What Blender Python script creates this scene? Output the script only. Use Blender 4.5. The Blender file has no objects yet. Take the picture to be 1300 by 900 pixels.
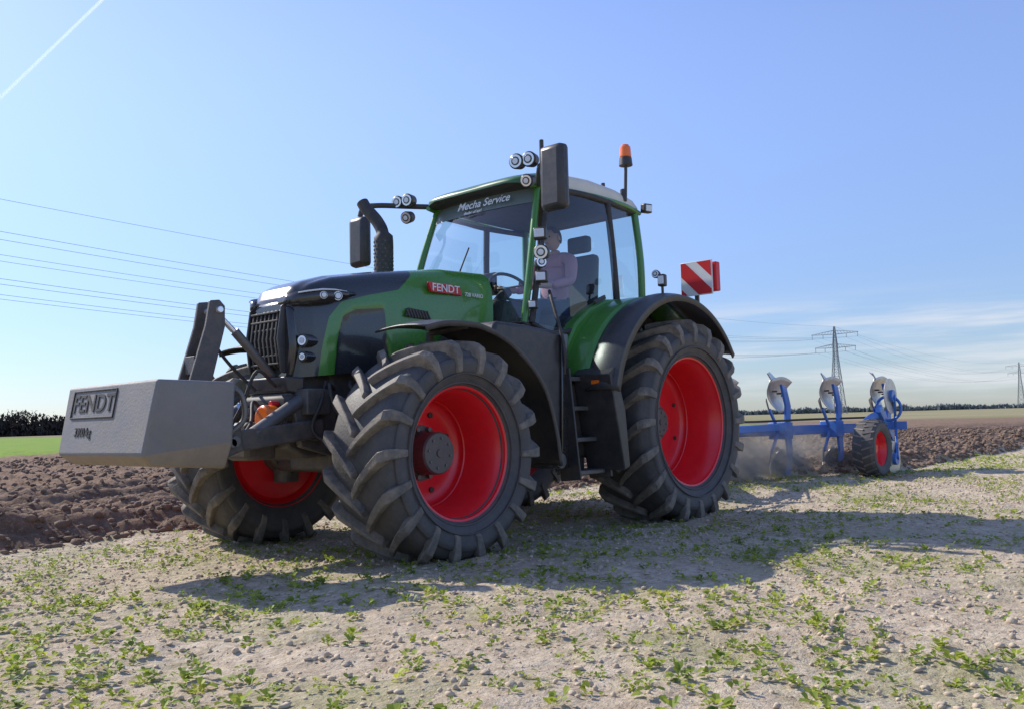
import bpy, bmesh, math, random
import numpy as np
from mathutils import Vector, Matrix
random.seed(3); rng=np.random.default_rng(7)
sc=bpy.context.scene
COL=bpy.context.collection
rad=math.radians
# ------------------------------------------------------------ materials
def nd(nt,t,**k):
    n=nt.nodes.new(t)
    for a,b in k.items(): setattr(n,a,b)
    return n
def M(name,col,rough=.5,metal=0.,dust=0.,dustcol=(.36,.28,.20),bump=0.,coat=0.,ns=5.,var=0.12,bs=60.):
    m=bpy.data.materials.new(name);m.use_nodes=True;nt=m.node_tree;L=nt.links.new
    b=nt.nodes["Principled BSDF"]
    b.inputs["Roughness"].default_value=rough;b.inputs["Metallic"].default_value=metal
    b.inputs["Coat Weight"].default_value=coat;b.inputs["Coat Roughness"].default_value=.08
    tc=nd(nt,"ShaderNodeTexCoord")
    n1=nd(nt,"ShaderNodeTexNoise");n1.inputs["Scale"].default_value=ns;n1.inputs["Detail"].default_value=4;n1.inputs["Roughness"].default_value=.65
    L(tc.outputs["Object"],n1.inputs["Vector"])
    mx=nd(nt,"ShaderNodeMix",data_type='RGBA');
    mx.inputs[6].default_value=(*[c*(1-var) for c in col],1);mx.inputs[7].default_value=(*[min(1,c*(1+var)) for c in col],1)
    L(n1.outputs[0],mx.inputs[0]);out=mx.outputs[2]
    if dust>0:
        n2=nd(nt,"ShaderNodeTexNoise");n2.inputs["Scale"].default_value=ns*2.3;n2.inputs["Detail"].default_value=6;n2.inputs["Roughness"].default_value=.7
        L(tc.outputs["Object"],n2.inputs["Vector"])
        mr=nd(nt,"ShaderNodeMapRange");mr.inputs[1].default_value=.35;mr.inputs[2].default_value=.75;mr.inputs[3].default_value=dust*.25;mr.inputs[4].default_value=min(1,dust*1.5)
        L(n2.outputs[0],mr.inputs[0])
        m2=nd(nt,"ShaderNodeMix",data_type='RGBA');m2.inputs[7].default_value=(*dustcol,1)
        L(mr.outputs[0],m2.inputs[0]);L(out,m2.inputs[6]);out=m2.outputs[2]
        r2=nd(nt,"ShaderNodeMapRange");r2.inputs[3].default_value=rough;r2.inputs[4].default_value=.9
        L(mr.outputs[0],r2.inputs[0]);L(r2.outputs[0],b.inputs["Roughness"])
    L(out,b.inputs["Base Color"])
    if bump>0:
        n3=nd(nt,"ShaderNodeTexNoise");n3.inputs["Scale"].default_value=bs;n3.inputs["Detail"].default_value=3
        L(tc.outputs["Object"],n3.inputs["Vector"])
        bp=nd(nt,"ShaderNodeBump");bp.inputs["Strength"].default_value=bump;bp.inputs["Distance"].default_value=.01
        L(n3.outputs[0],bp.inputs["Height"]);L(bp.outputs[0],b.inputs["Normal"])
    return m
GREEN=(.055,.23,.026)
m_green=M("green_paint",GREEN,.28,coat=.5,dust=.06)
m_dgreen=M("dark_green_paint",(.03,.13,.025),.35,coat=.3,dust=.06)
m_black=M("black_plastic",(.028,.029,.033),.36,dust=.10,bump=.05)
m_blackm=M("matt_black",(.019,.020,.022),.6,dust=.12,bump=.1)
m_gloss=M("gloss_black",(.018,.020,.023),.14,coat=.6,dust=.06)
m_cast=M("cast_dark_grey",(.066,.070,.076),.5,.3,dust=.26,bump=.2)
m_steel=M("grey_steel",(.14,.145,.15),.42,.5,dust=.18,bump=.1)
m_tyre=M("tyre_rubber",(.050,.050,.053),.58,dust=.20,dustcol=(.28,.235,.19),bump=.25,ns=3.5)
m_lug=M("tyre_tread_rubber",(.056,.054,.054),.55,dust=.50,dustcol=(.40,.33,.25),bump=.3,ns=4.)
m_red=M("red_rim_paint",(.86,.010,.022),.30,coat=.3,dust=.05)
m_hub=M("hub_grey",(.09,.09,.095),.4,.4,dust=.15)
m_weight=M("weight_grey",(.205,.205,.21),.6,.1,dust=.24,bump=.25,ns=2.5,var=.25)
m_weightd=M("weight_dirty_underside",(.26,.205,.15),.8,dust=.6,bump=.3)
m_cream=M("roof_cream",(.75,.70,.58),.45,dust=.12)
m_white=M("white_paint",(.78,.78,.78),.4)
m_redp=M("sign_red",(.66,.015,.02),.4)
m_redlogo=M("logo_red",(.60,.02,.03),.35)
m_orange=M("beacon_orange",(.95,.18,.01),.25,coat=.5)
m_blue=M("blue_paint",(.035,.18,.58),.38,coat=.3,dust=.12)
m_silver=M("mouldboard_steel",(.62,.61,.59),.28,.75,dust=.25,ns=9,var=.3)
m_chrome=M("lamp_reflector",(.8,.8,.82),.15,.6)
m_lens=M("lamp_lens",(.70,.73,.77),.08,coat=1.)
m_pylon=M("galvanised_lattice",(.22,.24,.26),.6)
m_wire=M("conductor",(.20,.22,.25),.5)
m_skin=M("skin",(.55,.33,.25),.55)
m_shirt=M("shirt_lilac",(.60,.30,.38),.8,bump=.3)
m_jean=M("trousers",(.04,.06,.12),.85)
m_hair=M("hair",(.07,.045,.03),.7)
m_seat=M("seat_fabric",(.05,.05,.055),.8,bump=.3)
def glass():
    m=bpy.data.materials.new("cab_glass");m.use_nodes=True;nt=m.node_tree;nt.nodes.clear();L=nt.links.new
    o=nd(nt,"ShaderNodeOutputMaterial");t=nd(nt,"ShaderNodeBsdfTransparent");t.inputs[0].default_value=(.80,.87,.86,1)
    g=nd(nt,"ShaderNodeBsdfGlossy");g.inputs["Roughness"].default_value=.02;g.inputs[0].default_value=(.9,.95,1,1)
    lw=nd(nt,"ShaderNodeLayerWeight");lw.inputs[0].default_value=.5
    pw=nd(nt,"ShaderNodeMath",operation='POWER');pw.inputs[1].default_value=4.;L(lw.outputs["Facing"],pw.inputs[0])
    ml=nd(nt,"ShaderNodeMath",operation='MULTIPLY_ADD');ml.inputs[1].default_value=.8;ml.inputs[2].default_value=.07;L(pw.outputs[0],ml.inputs[0])
    mx=nd(nt,"ShaderNodeMixShader");L(ml.outputs[0],mx.inputs[0]);L(t.outputs[0],mx.inputs[1]);L(g.outputs[0],mx.inputs[2]);L(mx.outputs[0],o.inputs[0])
    return m
m_glass=glass()
# ------------------------------------------------------------ helpers
def empty(name):
    e=bpy.data.objects.new(name,None);COL.objects.link(e);e.empty_display_size=.3;return e
def mk(name,vs,fs,mat,parent=None,smooth=None,bevel=0,mats=None,midx=None,seg=2):
    me=bpy.data.meshes.new(name);me.from_pydata([tuple(v) for v in vs],[],fs)
    if mats:
        for m in mats: me.materials.append(m)
        if midx is not None: me.polygons.foreach_set("material_index",midx)
    else: me.materials.append(mat)
    bm=bmesh.new();bm.from_mesh(me);bmesh.ops.recalc_face_normals(bm,faces=bm.faces);bm.to_mesh(me);bm.free()
    ob=bpy.data.objects.new(name,me);COL.objects.link(ob)
    if smooth is not None:
        me.shade_smooth()
        me.set_sharp_from_angle(angle=rad(smooth))
    if bevel:
        b=ob.modifiers.new("b","BEVEL");b.width=bevel;b.segments=seg;b.limit_method='ANGLE';b.angle_limit=rad(35)
        me.shade_smooth();me.set_sharp_from_angle(angle=rad(32))
    if parent: ob.parent=parent
    return ob
def box(name,x,y,z,mat,parent,bevel=.008):
    v=[(a,b,c) for a in x for b in y for c in z]
    f=[(0,1,3,2),(4,6,7,5),(0,4,5,1),(2,3,7,6),(0,2,6,4),(1,5,7,3)]
    return mk(name,v,f,mat,parent,bevel=bevel)
def hexa(name,v,mat,parent,bevel=.008):
    f=[(0,1,3,2),(4,6,7,5),(0,4,5,1),(2,3,7,6),(0,2,6,4),(1,5,7,3)]
    return mk(name,v,f,mat,parent,bevel=bevel)
def prism(name,pts,y0,y1,mat,parent,bevel=.01,axis='y'):
    n=len(pts)
    def P(p,t):
        return (p[0],t,p[1]) if axis=='y' else ((t,p[0],p[1]) if axis=='x' else (p[0],p[1],t))
    v=[P(p,y0) for p in pts]+[P(p,y1) for p in pts]
    f=[tuple(range(n)),tuple(range(2*n-1,n-1,-1))]+[(i,(i+1)%n,n+(i+1)%n,n+i) for i in range(n)]
    return mk(name,v,f,mat,parent,bevel=bevel)
def frame(d,up=(0,0,1)):
    d=Vector(d).normalized();u=Vector(up)
    if abs(d.dot(u))>.97:u=Vector((1,0,0))
    a=d.cross(u).normalized();b=a.cross(d).normalized();return d,a,b
def cylv(p0,p1,r0,r1=None,n=20,off=0):
    r1=r0 if r1 is None else r1
    p0=Vector(p0);p1=Vector(p1);d,a,b=frame(p1-p0)
    v=[];f=[]
    for p,r in((p0,r0),(p1,r1)):
        for i in range(n):
            t=2*math.pi*i/n;v.append(p+a*math.cos(t)*r+b*math.sin(t)*r)
    f=[(off+i,off+(i+1)%n,off+n+(i+1)%n,off+n+i) for i in range(n)]+[tuple(off+i for i in range(n)),tuple(off+2*n-1-i for i in range(n))]
    return v,f
def cyl(name,p0,p1,r,mat,parent,r1=None,n=20,bevel=.004):
    v,f=cylv(p0,p1,r,r1,n);return mk(name,v,f,mat,parent,bevel=bevel)
def multi(name,items,mat,parent,n=10,bevel=0):
    V=[];F=[]
    for p0,p1,r in items:
        v,f=cylv(p0,p1,r,None,n,len(V));V+=v;F+=f
    return mk(name,V,F,mat,parent,smooth=40,bevel=bevel)
def barv(p0,p1,w,h,off=0,up=(0,0,1)):
    p0=Vector(p0);p1=Vector(p1);d,a,b=frame(p1-p0,up)
    v=[p+a*sx*w/2+b*sy*h/2 for p in(p0,p1) for sx in(-1,1) for sy in(-1,1)]
    f=[(0,1,3,2),(4,6,7,5),(0,4,5,1),(2,3,7,6),(0,2,6,4),(1,5,7,3)]
    return v,[tuple(off+i for i in q) for q in f]
def bar(name,p0,p1,w,h,mat,parent,bevel=.006,up=(0,0,1)):
    v,f=barv(p0,p1,w,h,0,up);return mk(name,v,f,mat,parent,bevel=bevel)
def catmull(pts,k=6):
    P=[Vector(p) for p in pts];P=[P[0]*2-P[1]]+P+[P[-1]*2-P[-2]];o=[]
    for i in range(1,len(P)-2):
        for j in range(k):
            t=j/k;a,b,c,d=P[i-1:i+3]
            o.append(.5*((2*b)+(c-a)*t+(2*a-5*b+4*c-d)*t*t+(3*b-a-3*c+d)*t**3))
    o.append(P[-2]);return o
def tube(name,pts,r,mat,parent,n=12,k=6):
    P=catmull(pts,k) if k>1 else [Vector(p) for p in pts];V=[];F=[];pa=None
    for i,p in enumerate(P):
        d=(P[min(i+1,len(P)-1)]-P[max(i-1,0)]).normalized()
        if pa is None: _,a,b=frame(d)
        else: a=(pa-d*pa.dot(d)).normalized();b=a.cross(d)
        pa=a;rr=r(i/(len(P)-1)) if callable(r) else r
        for j in range(n):
            t=2*math.pi*j/n;V.append(p+a*math.cos(t)*rr+b*math.sin(t)*rr)
    for i in range(len(P)-1):
        for j in range(n): F.append((i*n+j,i*n+(j+1)%n,(i+1)*n+(j+1)%n,(i+1)*n+j))
    F+= [tuple(range(n)),tuple((len(P)-1)*n+n-1-j for j in range(n))]
    return mk(name,V,F,mat,parent,smooth=50)
def lathe(name,prof,c,mat,parent,n=96,smooth=35,sy=1):
    V=[];F=[];k=len(prof)
    for i in range(n):
        t=2*math.pi*i/n
        for w,r in prof: V.append((c[0]+r*math.cos(t),c[1]+sy*w,c[2]+r*math.sin(t)))
    for i in range(n):
        for j in range(k-1): F.append((i*k+j,i*k+j+1,((i+1)%n)*k+j+1,((i+1)%n)*k+j))
    return mk(name,V,F,mat,parent,smooth=smooth)
def strip(name,curve,y0,y1,th,mat,parent,ny=6,crown=0.,lip=0.,k=5):
    C=catmull([(p[0],0,p[1]) for p in curve],k);V=[];n=len(C)
    ys=[y0+(y1-y0)*j/ny for j in range(ny+1)]
    for i,p in enumerate(C):
        d=(C[min(i+1,n-1)]-C[max(i-1,0)]).normalized();nrm=Vector((d.z,0,-d.x))
        if nrm.z<0 and abs(nrm.z)>.05: nrm=-nrm
        for j,y in enumerate(ys):
            s=2*j/ny-1;q=p-nrm*crown*(s*s)
            V.append((q.x,y,q.z))
        if lip:
            q=p-nrm*(crown+lip);V.append((q.x,y1+.004,q.z))
    w=len(ys)+(1 if lip else 0);F=[]
    for i in range(n-1):
        for j in range(w-1): F.append((i*w+j,i*w+j+1,(i+1)*w+j+1,(i+1)*w+j))
    ob=mk(name,V,F,mat,parent,smooth=50)
    s=ob.modifiers.new("s","SOLIDIFY");s.thickness=th;s.offset=0
    return ob
def text(name,body,size,loc,rot,mat,parent,ext=.003,align='CENTER',shear=0,sx=1):
    c=bpy.data.curves.new(name,"FONT");c.body=body;c.size=size;c.extrude=ext;c.align_x=align;c.align_y='CENTER';c.shear=shear
    c.materials.append(mat);o=bpy.data.objects.new(name,c);COL.objects.link(o);o.location=loc;o.rotation_euler=rot;o.scale=(sx,1,1)
    c.offset=size*.012
    if parent:o.parent=parent
    return o
# ------------------------------------------------------------ noise
def vn(x,y,s=0.):
    xi=np.floor(x);yi=np.floor(y);fx=x-xi;fy=y-yi
    h=lambda a,b: np.modf(np.abs(np.sin(a*127.1+b*311.7+s*74.7)*43758.5453))[0]
    ux=fx*fx*(3-2*fx);uy=fy*fy*(3-2*fy)
    return (h(xi,yi)*(1-ux)+h(xi+1,yi)*ux)*(1-uy)+(h(xi,yi+1)*(1-ux)+h(xi+1,yi+1)*ux)*uy-.5
def sst(a,b,x):
    t=np.clip((x-a)/(b-a),0,1);return t*t*(3-2*t)
def fbm(x,y,sc_,o=3,s=0.):
    r=0;a=1.
    for i in range(o): r=r+a*vn(x/sc_*2**i,y/sc_*2**i,s+i*3);a*=.5
    return r
bodies=[(-3.30,-1.05),(-4.20,-.65),(-5.09,-.25),(-5.96,.15),(-6.88,.55)]
def ybound(x):
    t=np.clip((x+6.3)/3.7,0,1)
    return .75*(1-t)+(-1.95)*t+.10*vn(x*1.7,x*0,5)+.06*vn(x*5,x*0,8)
def gheight(x,y):
    yb=ybound(x);m=sst(.0,-.18,y-yb)
    dist=np.hypot(x-5,y-3);fade=1-sst(25,70,dist)
    lo=.03+.05*fbm(x,y,1.6,2,1)+.030*fbm(x,y,.35,3,2)*fade+.022*np.abs(fbm(x,y,.11,2,4))*fade
    xx=x+.1*vn(x*1.3,y*1.3,9)
    ridge=.5+.5*np.cos((y-yb)*2*math.pi/.42+1.5*vn(x*.8,y*.5,13))
    tr=sst(-.05,-.14,y-yb)*(1-sst(-.38,-.62,y-yb))*sst(-4,-2.5,x)
    pl=.10+.10*ridge*fade+.12*fbm(xx,y,.6,3,17)*fade+.10*np.abs(fbm(x,y,.18,3,19))*fade-.22*tr
    z=lo*(1-m)+pl*m
    for bx,by in bodies:
        z=z+.16*np.exp(-((x-bx+.25)/.38)**2-((y-by+.10)/.26)**2)*(1+.8*vn(x*7,y*7,23))
    for yy in(1.03,-1.03):
        z=z-.018*np.exp(-((y-yy)/.28)**4)*(x<3.0)*(x>-30)*(1-m)
    return z,m
def axis(a,b,step,far,g=1.075):
    c=list(np.arange(a,b,step));l=[];s=step;x=a
    while x>-far: s*=g;x-=s;l.append(x)
    r=[];s=step;x=c[-1]
    while x<far: s*=g;x+=s;r.append(x)
    return np.array(l[::-1]+c+r)
X=axis(-10,8.2,.042,5000);Y=axis(-7,6,.042,5000)
gx,gy=np.meshgrid(X,Y,indexing='ij');gz,gm=gheight(gx,gy)
nx,ny=len(X),len(Y)
me=bpy.data.meshes.new("ground")
co=np.stack([gx,gy,gz],-1).reshape(-1,3).astype(np.float32)
idx=np.arange(nx*ny).reshape(nx,ny)
q=np.stack([idx[:-1,:-1],idx[1:,:-1],idx[1:,1:],idx[:-1,1:]],-1).reshape(-1,4)
me.vertices.add(nx*ny);me.vertices.foreach_set("co",co.ravel())
me.loops.add(q.size);me.loops.foreach_set("vertex_index",q.ravel().astype(np.int32))
me.polygons.add(len(q));me.polygons.foreach_set("loop_start",np.arange(0,q.size,4,dtype=np.int32));me.polygons.foreach_set("loop_total",np.full(len(q),4,dtype=np.int32))
me.update();me.validate()
grass=sst(-27.4,-28.0,gy)*sst(-70,-60,gx)
far=sst(-70,-95,gx)+sst(60,90,gx)
for nm,ar in(("plow",gm),("grassf",grass),("farf",np.clip(far,0,1))):
    a=me.attributes.new(nm,'FLOAT','POINT');a.data.foreach_set("value",ar.ravel().astype(np.float32))
me.shade_smooth()
ground=bpy.data.objects.new("ground",me);COL.objects.link(ground)
def ground_mat():
    m=bpy.data.materials.new("field_soil");m.use_nodes=True;nt=m.node_tree;L=nt.links.new;b=nt.nodes["Principled BSDF"]
    b.inputs["Roughness"].default_value=.95;b.inputs["Specular IOR Level"].default_value=.15
    g=nd(nt,"ShaderNodeNewGeometry")
    def noise(s,d=5,r=.6):
        n=nd(nt,"ShaderNodeTexNoise");n.inputs["Scale"].default_value=s;n.inputs["Detail"].default_value=d;n.inputs["Roughness"].default_value=r;L(g.outputs["Position"],n.inputs["Vector"]);return n.outputs[0]
    def mr(x,a,b_,c=0,d=1):
        n=nd(nt,"ShaderNodeMapRange");n.inputs[1].default_value=a;n.inputs[2].default_value=b_;n.inputs[3].default_value=c;n.inputs[4].default_value=d;L(x,n.inputs[0]);return n.outputs[0]
    def mix(f,a,b_):
        n=nd(nt,"ShaderNodeMix",data_type='RGBA');L(f,n.inputs[0])
        for i,v in((6,a),(7,b_)):
            if isinstance(v,tuple): n.inputs[i].default_value=(*v,1)
            else: L(v,n.inputs[i])
        return n.outputs[2]
    def mul(a,b_):
        n=nd(nt,"ShaderNodeMath",operation='MULTIPLY')
        for i,v in((0,a),(1,b_)):
            if isinstance(v,float): n.inputs[i].default_value=v
            else: L(v,n.inputs[i])
        return n.outputs[0]
    at=lambda s:(lambda n:(setattr(n,'attribute_name',s),n.outputs["Fac"])[1])(nd(nt,"ShaderNodeAttribute"))
    dry=mix(mr(noise(1.3),.35,.65),(.53,.43,.31),(.66,.55,.41))
    dry=mix(mr(noise(14,6,.7),.42,.62),dry,(.41,.32,.22))
    dry=mix(mul(mr(noise(60,3),.55,.7),.6),dry,(.70,.61,.48))
    gr=mul(mr(noise(.9,7,.75),.48,.62),.42)
    dry=mix(gr,dry,(.24,.27,.09))
    pl=mix(mr(noise(3,6,.7),.38,.62),(.15,.095,.062),(.265,.18,.125))
    pl=mix(mul(mr(noise(22,5),.52,.68),.7),pl,(.35,.255,.18))
    gs=mix(mr(noise(.6,6,.7),.35,.65),(.15,.25,.03),(.23,.32,.05))
    fr=mix(mr(noise(.02,5),.4,.6),(.24,.23,.10),(.32,.27,.17))
    c=mix(at("plow"),dry,pl);c=mix(at("grassf"),c,gs);c=mix(at("farf"),c,fr)
    L(c,b.inputs["Base Color"])
    bp=nd(nt,"ShaderNodeBump");bp.inputs["Strength"].default_value=.8;bp.inputs["Distance"].default_value=.025;L(noise(35,6,.7),bp.inputs["Height"])
    bp2=nd(nt,"ShaderNodeBump");bp2.inputs["Strength"].default_value=.5;bp2.inputs["Distance"].default_value=.08;L(noise(6,5,.6),bp2.inputs["Height"]);L(bp.outputs[0],bp2.inputs["Normal"])
    L(bp2.outputs[0],b.inputs["Normal"])
    return m
me.materials.append(ground_mat())
# ---------------- clods
bm=bmesh.new();bmesh.ops.create_icosphere(bm,subdivisions=1,radius=1);bm.verts.ensure_lookup_table()
iv=np.array([v.co[:] for v in bm.verts]);ifc=[tuple(v.index for v in f.verts) for f in bm.faces];bm.free()
def clods(name,px,py,size,mat,sink=.3):
    n=len(px);z,_=gheight(px,py)
    sc3=size[:,None]*rng.uniform(.55,1.4,(n,3));sc3[:,2]*=.7
    v=iv[None]*sc3[:,None,:]*(1+rng.uniform(-.42,.35,(n,len(iv),1)))
    a=rng.uniform(0,6.28,n);c,s=np.cos(a)[:,None],np.sin(a)[:,None]
    x=v[:,:,0]*c-v[:,:,1]*s+px[:,None];y=v[:,:,0]*s+v[:,:,1]*c+py[:,None];zz=v[:,:,2]+(z+size*sink)[:,None]
    V=np.stack([x,y,zz],-1).reshape(-1,3);F=np.array(ifc)[None]+(np.arange(n)*len(iv))[:,None,None];F=F.reshape(-1,3)
    me=bpy.data.meshes.new(name);me.vertices.add(len(V));me.vertices.foreach_set("co",V.astype(np.float32).ravel())
    me.loops.add(F.size);me.loops.foreach_set("vertex_index",F.ravel().astype(np.int32));me.polygons.add(len(F))
    me.polygons.foreach_set("loop_start",np.arange(0,F.size,3,dtype=np.int32));me.polygons.foreach_set("loop_total",np.full(len(F),3,dtype=np.int32))
    me.update();me.validate();me.materials.append(mat);ob=bpy.data.objects.new(name,me);COL.objects.link(ob);return ob
m_clodd=M("dry_clod",(.53,.43,.31),.95,var=.3,bump=.6,ns=9)
m_clodp=M("ploughed_clod",(.21,.142,.098),.95,var=.45,bump=.8,ns=7)
n=34000;px=rng.uniform(-6,8.5,n);py=rng.uniform(-2.5,5.5,n);k=py>ybound(px)+.05
clods("soil_crumbs",px[k],py[k],(.004+.015*rng.random(k.sum())**3.2),m_clodd)
n=70000;px=rng.uniform(-30,9,n);py=ybound(px)-.02-20*rng.random(n)**1.6
clods("ploughed_clods",px,py,.010+.055*rng.random(n)**4,m_clodp,.05)
# ---------------- seedlings
def seedlings(name,px,py,scale,nl,mat):
    z,_=gheight(px,py);V=[];F=[]
    shp=[(0,0),(.32,.34),(.72,.36),(1,0),(.72,-.36),(.32,-.34)]
    for i in range(len(px)):
        s0=scale[i];k=random.randint(nl[0],nl[1])
        for j in range(k):
            a=random.uniform(0,6.283);el=random.uniform(.05,1.1);L=s0*random.uniform(.5,1.2)
            r0=s0*random.uniform(0,.9);h0=s0*random.uniform(.05,1.3)
            a2=a+random.uniform(-.8,.8)
            bx,by,bz=px[i]+r0*math.cos(a),py[i]+r0*math.sin(a),z[i]+h0*.8
            ca,sa=math.cos(a2),math.sin(a2);ce,se=math.cos(el),math.sin(el);w=random.uniform(.8,1.3);fold=random.uniform(.1,.5)
            o=len(V)
            for u,t in shp:
                l=u*L;ww=t*L*w;V.append((bx+ca*ce*l-sa*ww,by+sa*ce*l+ca*ww,bz+se*l+abs(ww)*fold-.25*L*u*u))
            F.append((o,o+1,o+2,o+3));F.append((o,o+3,o+4,o+5))
    me=bpy.data.meshes.new(name);me.from_pydata(V,[],F);me.materials.append(mat);ob=bpy.data.objects.new(name,me);COL.objects.link(ob);return ob
def leafmat():
    m=bpy.data.materials.new("seedling_leaf");m.use_nodes=True;nt=m.node_tree;L=nt.links.new;b=nt.nodes["Principled BSDF"];o=nt.nodes["Material Output"]
    g=nd(nt,"ShaderNodeNewGeometry");n=nd(nt,"ShaderNodeTexNoise");n.inputs["Scale"].default_value=9;n.inputs["Detail"].default_value=4;L(g.outputs["Position"],n.inputs["Vector"])
    cr=nd(nt,"ShaderNodeValToRGB");e=cr.color_ramp.elements;e[0].position=.3;e[0].color=(.14,.21,.035,1);e[1].position=.70;e[1].color=(.52,.54,.08,1);x=e.new(.50);x.color=(.30,.38,.05,1)
    L(n.outputs[0],cr.inputs[0]);L(cr.outputs[0],b.inputs["Base Color"]);b.inputs["Roughness"].default_value=.55
    t=nd(nt,"ShaderNodeBsdfTranslucent");L(cr.outputs[0],t.inputs[0]);mx=nd(nt,"ShaderNodeMixShader");mx.inputs[0].default_value=.48
    L(b.outputs[0],mx.inputs[1]);L(t.outputs[0],mx.inputs[2]);L(mx.outputs[0],o.inputs[0]);return m
m_leaf=leafmat()
def patch(px,py,thr):
    d=fbm(px,py,1.1,3,31)+.6*fbm(px,py,.3,2,33);return d>thr*rng.uniform(-1.6,2.2,len(px))
n=20000;px=rng.uniform(-8,8.5,n);py=rng.uniform(-2,5.8,n);k=(py>ybound(px)+.05)&patch(px,py,.20);px,py=px[k],py[k]
seedlings("seedlings",px,py,rng.uniform(.010,.032,len(px)),(4,11),m_leaf)
n=4200;px=rng.uniform(.5,8.3,n);py=rng.uniform(.3,5.6,n);k=patch(px+3,py,.20)&(rng.random(n)<sst(1,8,px+py*.2)+.08);px,py=px[k],py[k]
seedlings("seedlings",px,py,rng.uniform(.018,.040,len(px)),(7,16),m_leaf)
n=26000;px=rng.uniform(-45,-8,n);py=.8+14*rng.random(n);k=(py>ybound(px)+.1)&patch(px,py,.02);px,py=px[k],py[k]
seedlings("seedlings",px,py,rng.uniform(.03,.06,len(px)),(3,5),m_leaf)

# ------------------------------------------------------------ TRACTOR
T=empty("tractor")
def wheel(tag,cx,cy,cz,R,rr,hw,side,flange,dishw,nl,hubR,hub_out,parent,lugw=.034,lugh=.052):
    E=empty(tag);E.parent=parent;c=(cx,cy,cz);h=R-rr
    half=[(.20,rr-.02),(flange-.005,rr-.005),(flange+.012,rr+.012),(hw-.03,rr+.16*h),(hw-.008,rr+.36*h),(hw,rr+.5*h),(hw-.004,rr+.60*h),(hw-.012,rr+.615*h),(hw-.026,R-.125),(hw-.050,R-.08),(hw-.09,R-.064),(hw*.5,R-lugh-.004),(0,R-lugh)]
    prof=half+[(-w,r) for w,r in half[-2::-1]]
    lathe("tyre",prof,c,m_tyre,E,sy=side,smooth=60)
    lathe("sidewall_ring",[(hw-.012,rr+.25*h),(hw-.002,rr+.255*h),(hw-.001,rr+.275*h),(hw-.010,rr+.285*h)],c,m_tyre,E,sy=side,smooth=30)
    lathe("bead_ring",[(flange+.018,rr+.06*h),(flange+.034,rr+.07*h),(flange+.036,rr+.10*h),(flange+.03,rr+.12*h)],c,m_tyre,E,sy=side,smooth=30)
    V=[];F=[]
    for sgn in(1,-1):
        for i in range(nl):
            th0=2*math.pi*(i+(.5 if sgn<0 else 0))/nl
            st=[]
            for s in(0,.12,.3,.5,.7,.85,1.):
                w=-.02+s*(hw-.045+.02);lag=.02+.25*(s**.85)
                st.append((w,lag,R-lugh-.012-(.03 if s>.9 else 0)-.012*max(0,s-.6),R-.014*max(0,s-.6)**1.,lugw*(.85+.5*s)))
            st.append((hw-.002,.285,R-.12,R-.036,lugw*1.42));st.append((hw+.016,.295,R-.19,R-.10,lugw*1.35));st.append((hw+.008,.30,R-.245,R-.215,lugw*1.1))
            o=len(V)
            for w,lag,rb,rt,wd in st:
                for rr_,ww in((rb,-wd),(rt,-wd*.74),(rt,wd*.74),(rb,wd)):
                    th=th0+(lag+ww)/R
                    V.append((cx+rr_*math.cos(th),cy+side*sgn*w,cz+rr_*math.sin(th)))
            k=len(st)
            for j in range(k-3,k):
                for b_ in(0,3):
                    x,y,z=V[o+j*4+b_];V[o+j*4+b_]=(x,cy+(y-cy)*.86,z)
            for j in range(k-1):
                for a in range(3): F.append((o+j*4+a,o+j*4+a+1,o+(j+1)*4+a+1,o+(j+1)*4+a))
                F.append((o+j*4+3,o+j*4,o+(j+1)*4,o+(j+1)*4+3))
            F.append((o,o+1,o+2,o+3));F.append((o+(k-1)*4+3,o+(k-1)*4+2,o+(k-1)*4+1,o+(k-1)*4))
    mk("tread_lugs",V,F,m_lug,E,bevel=.005,seg=1)
    f=flange
    prof=[(f-.012,rr+.018),(f,rr+.016),(f+.006,rr+.006),(f,rr-.008),(f-.03,rr-.014),(f-.045,rr-.03),(f-.10,rr-.042),(f-.13,rr-.06),(dishw+.06,rr-.066),(dishw+.03,rr-.072),(dishw+.012,rr-.085),(dishw,rr-.11),(dishw-.012,rr*.62),(dishw+.004,rr*.52),(dishw+.004,hubR*.9)]
    lathe("rim_outer",prof,c,m_red,E,sy=side,smooth=40)
    prof=[(-f+.012,rr+.018),(-f,rr+.016),(-f-.004,rr),(-f+.03,rr-.016),(-f+.10,rr-.045),(dishw-.02,rr-.07),(dishw-.03,rr-.11),(dishw-.03,.08)]
    lathe("rim_inner",prof,c,m_red,E,sy=side,smooth=40)
    lathe("rim_bead",[(dishw+.066,rr-.064),(dishw+.072,rr-.07),(dishw+.066,rr-.078)],c,m_red,E,sy=side)
    y=lambda w:cy+side*w
    prof=[(dishw-.05,hubR*1.0),(dishw+.01,hubR*1.32),(dishw+.022,hubR*1.30),(dishw+.024,hubR*1.02),(hub_out-.012,hubR),(hub_out,hubR*.93),(hub_out,hubR*.2),(hub_out+.008,hubR*.18),(hub_out+.008,.001)]
    lathe("hub",prof,c,m_hub,E,sy=side,n=48,smooth=30)
    it=[];nb=10
    for i in range(nb):
        t=2*math.pi*i/nb;q=(cx+hubR*1.17*math.cos(t),0,cz+hubR*1.17*math.sin(t))
        it.append(((q[0],y(dishw+.018),q[2]),(q[0],y(dishw+.052),q[2]),.016))
    for i in range(8):
        t=2*math.pi*i/8+.2;q=(cx+hubR*.7*math.cos(t),0,cz+hubR*.7*math.sin(t));it.append(((q[0],y(hub_out-.005),q[2]),(q[0],y(hub_out+.007),q[2]),.009))
    multi("wheel_bolts",it,m_steel,E,n=8)
    it=[]
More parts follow.
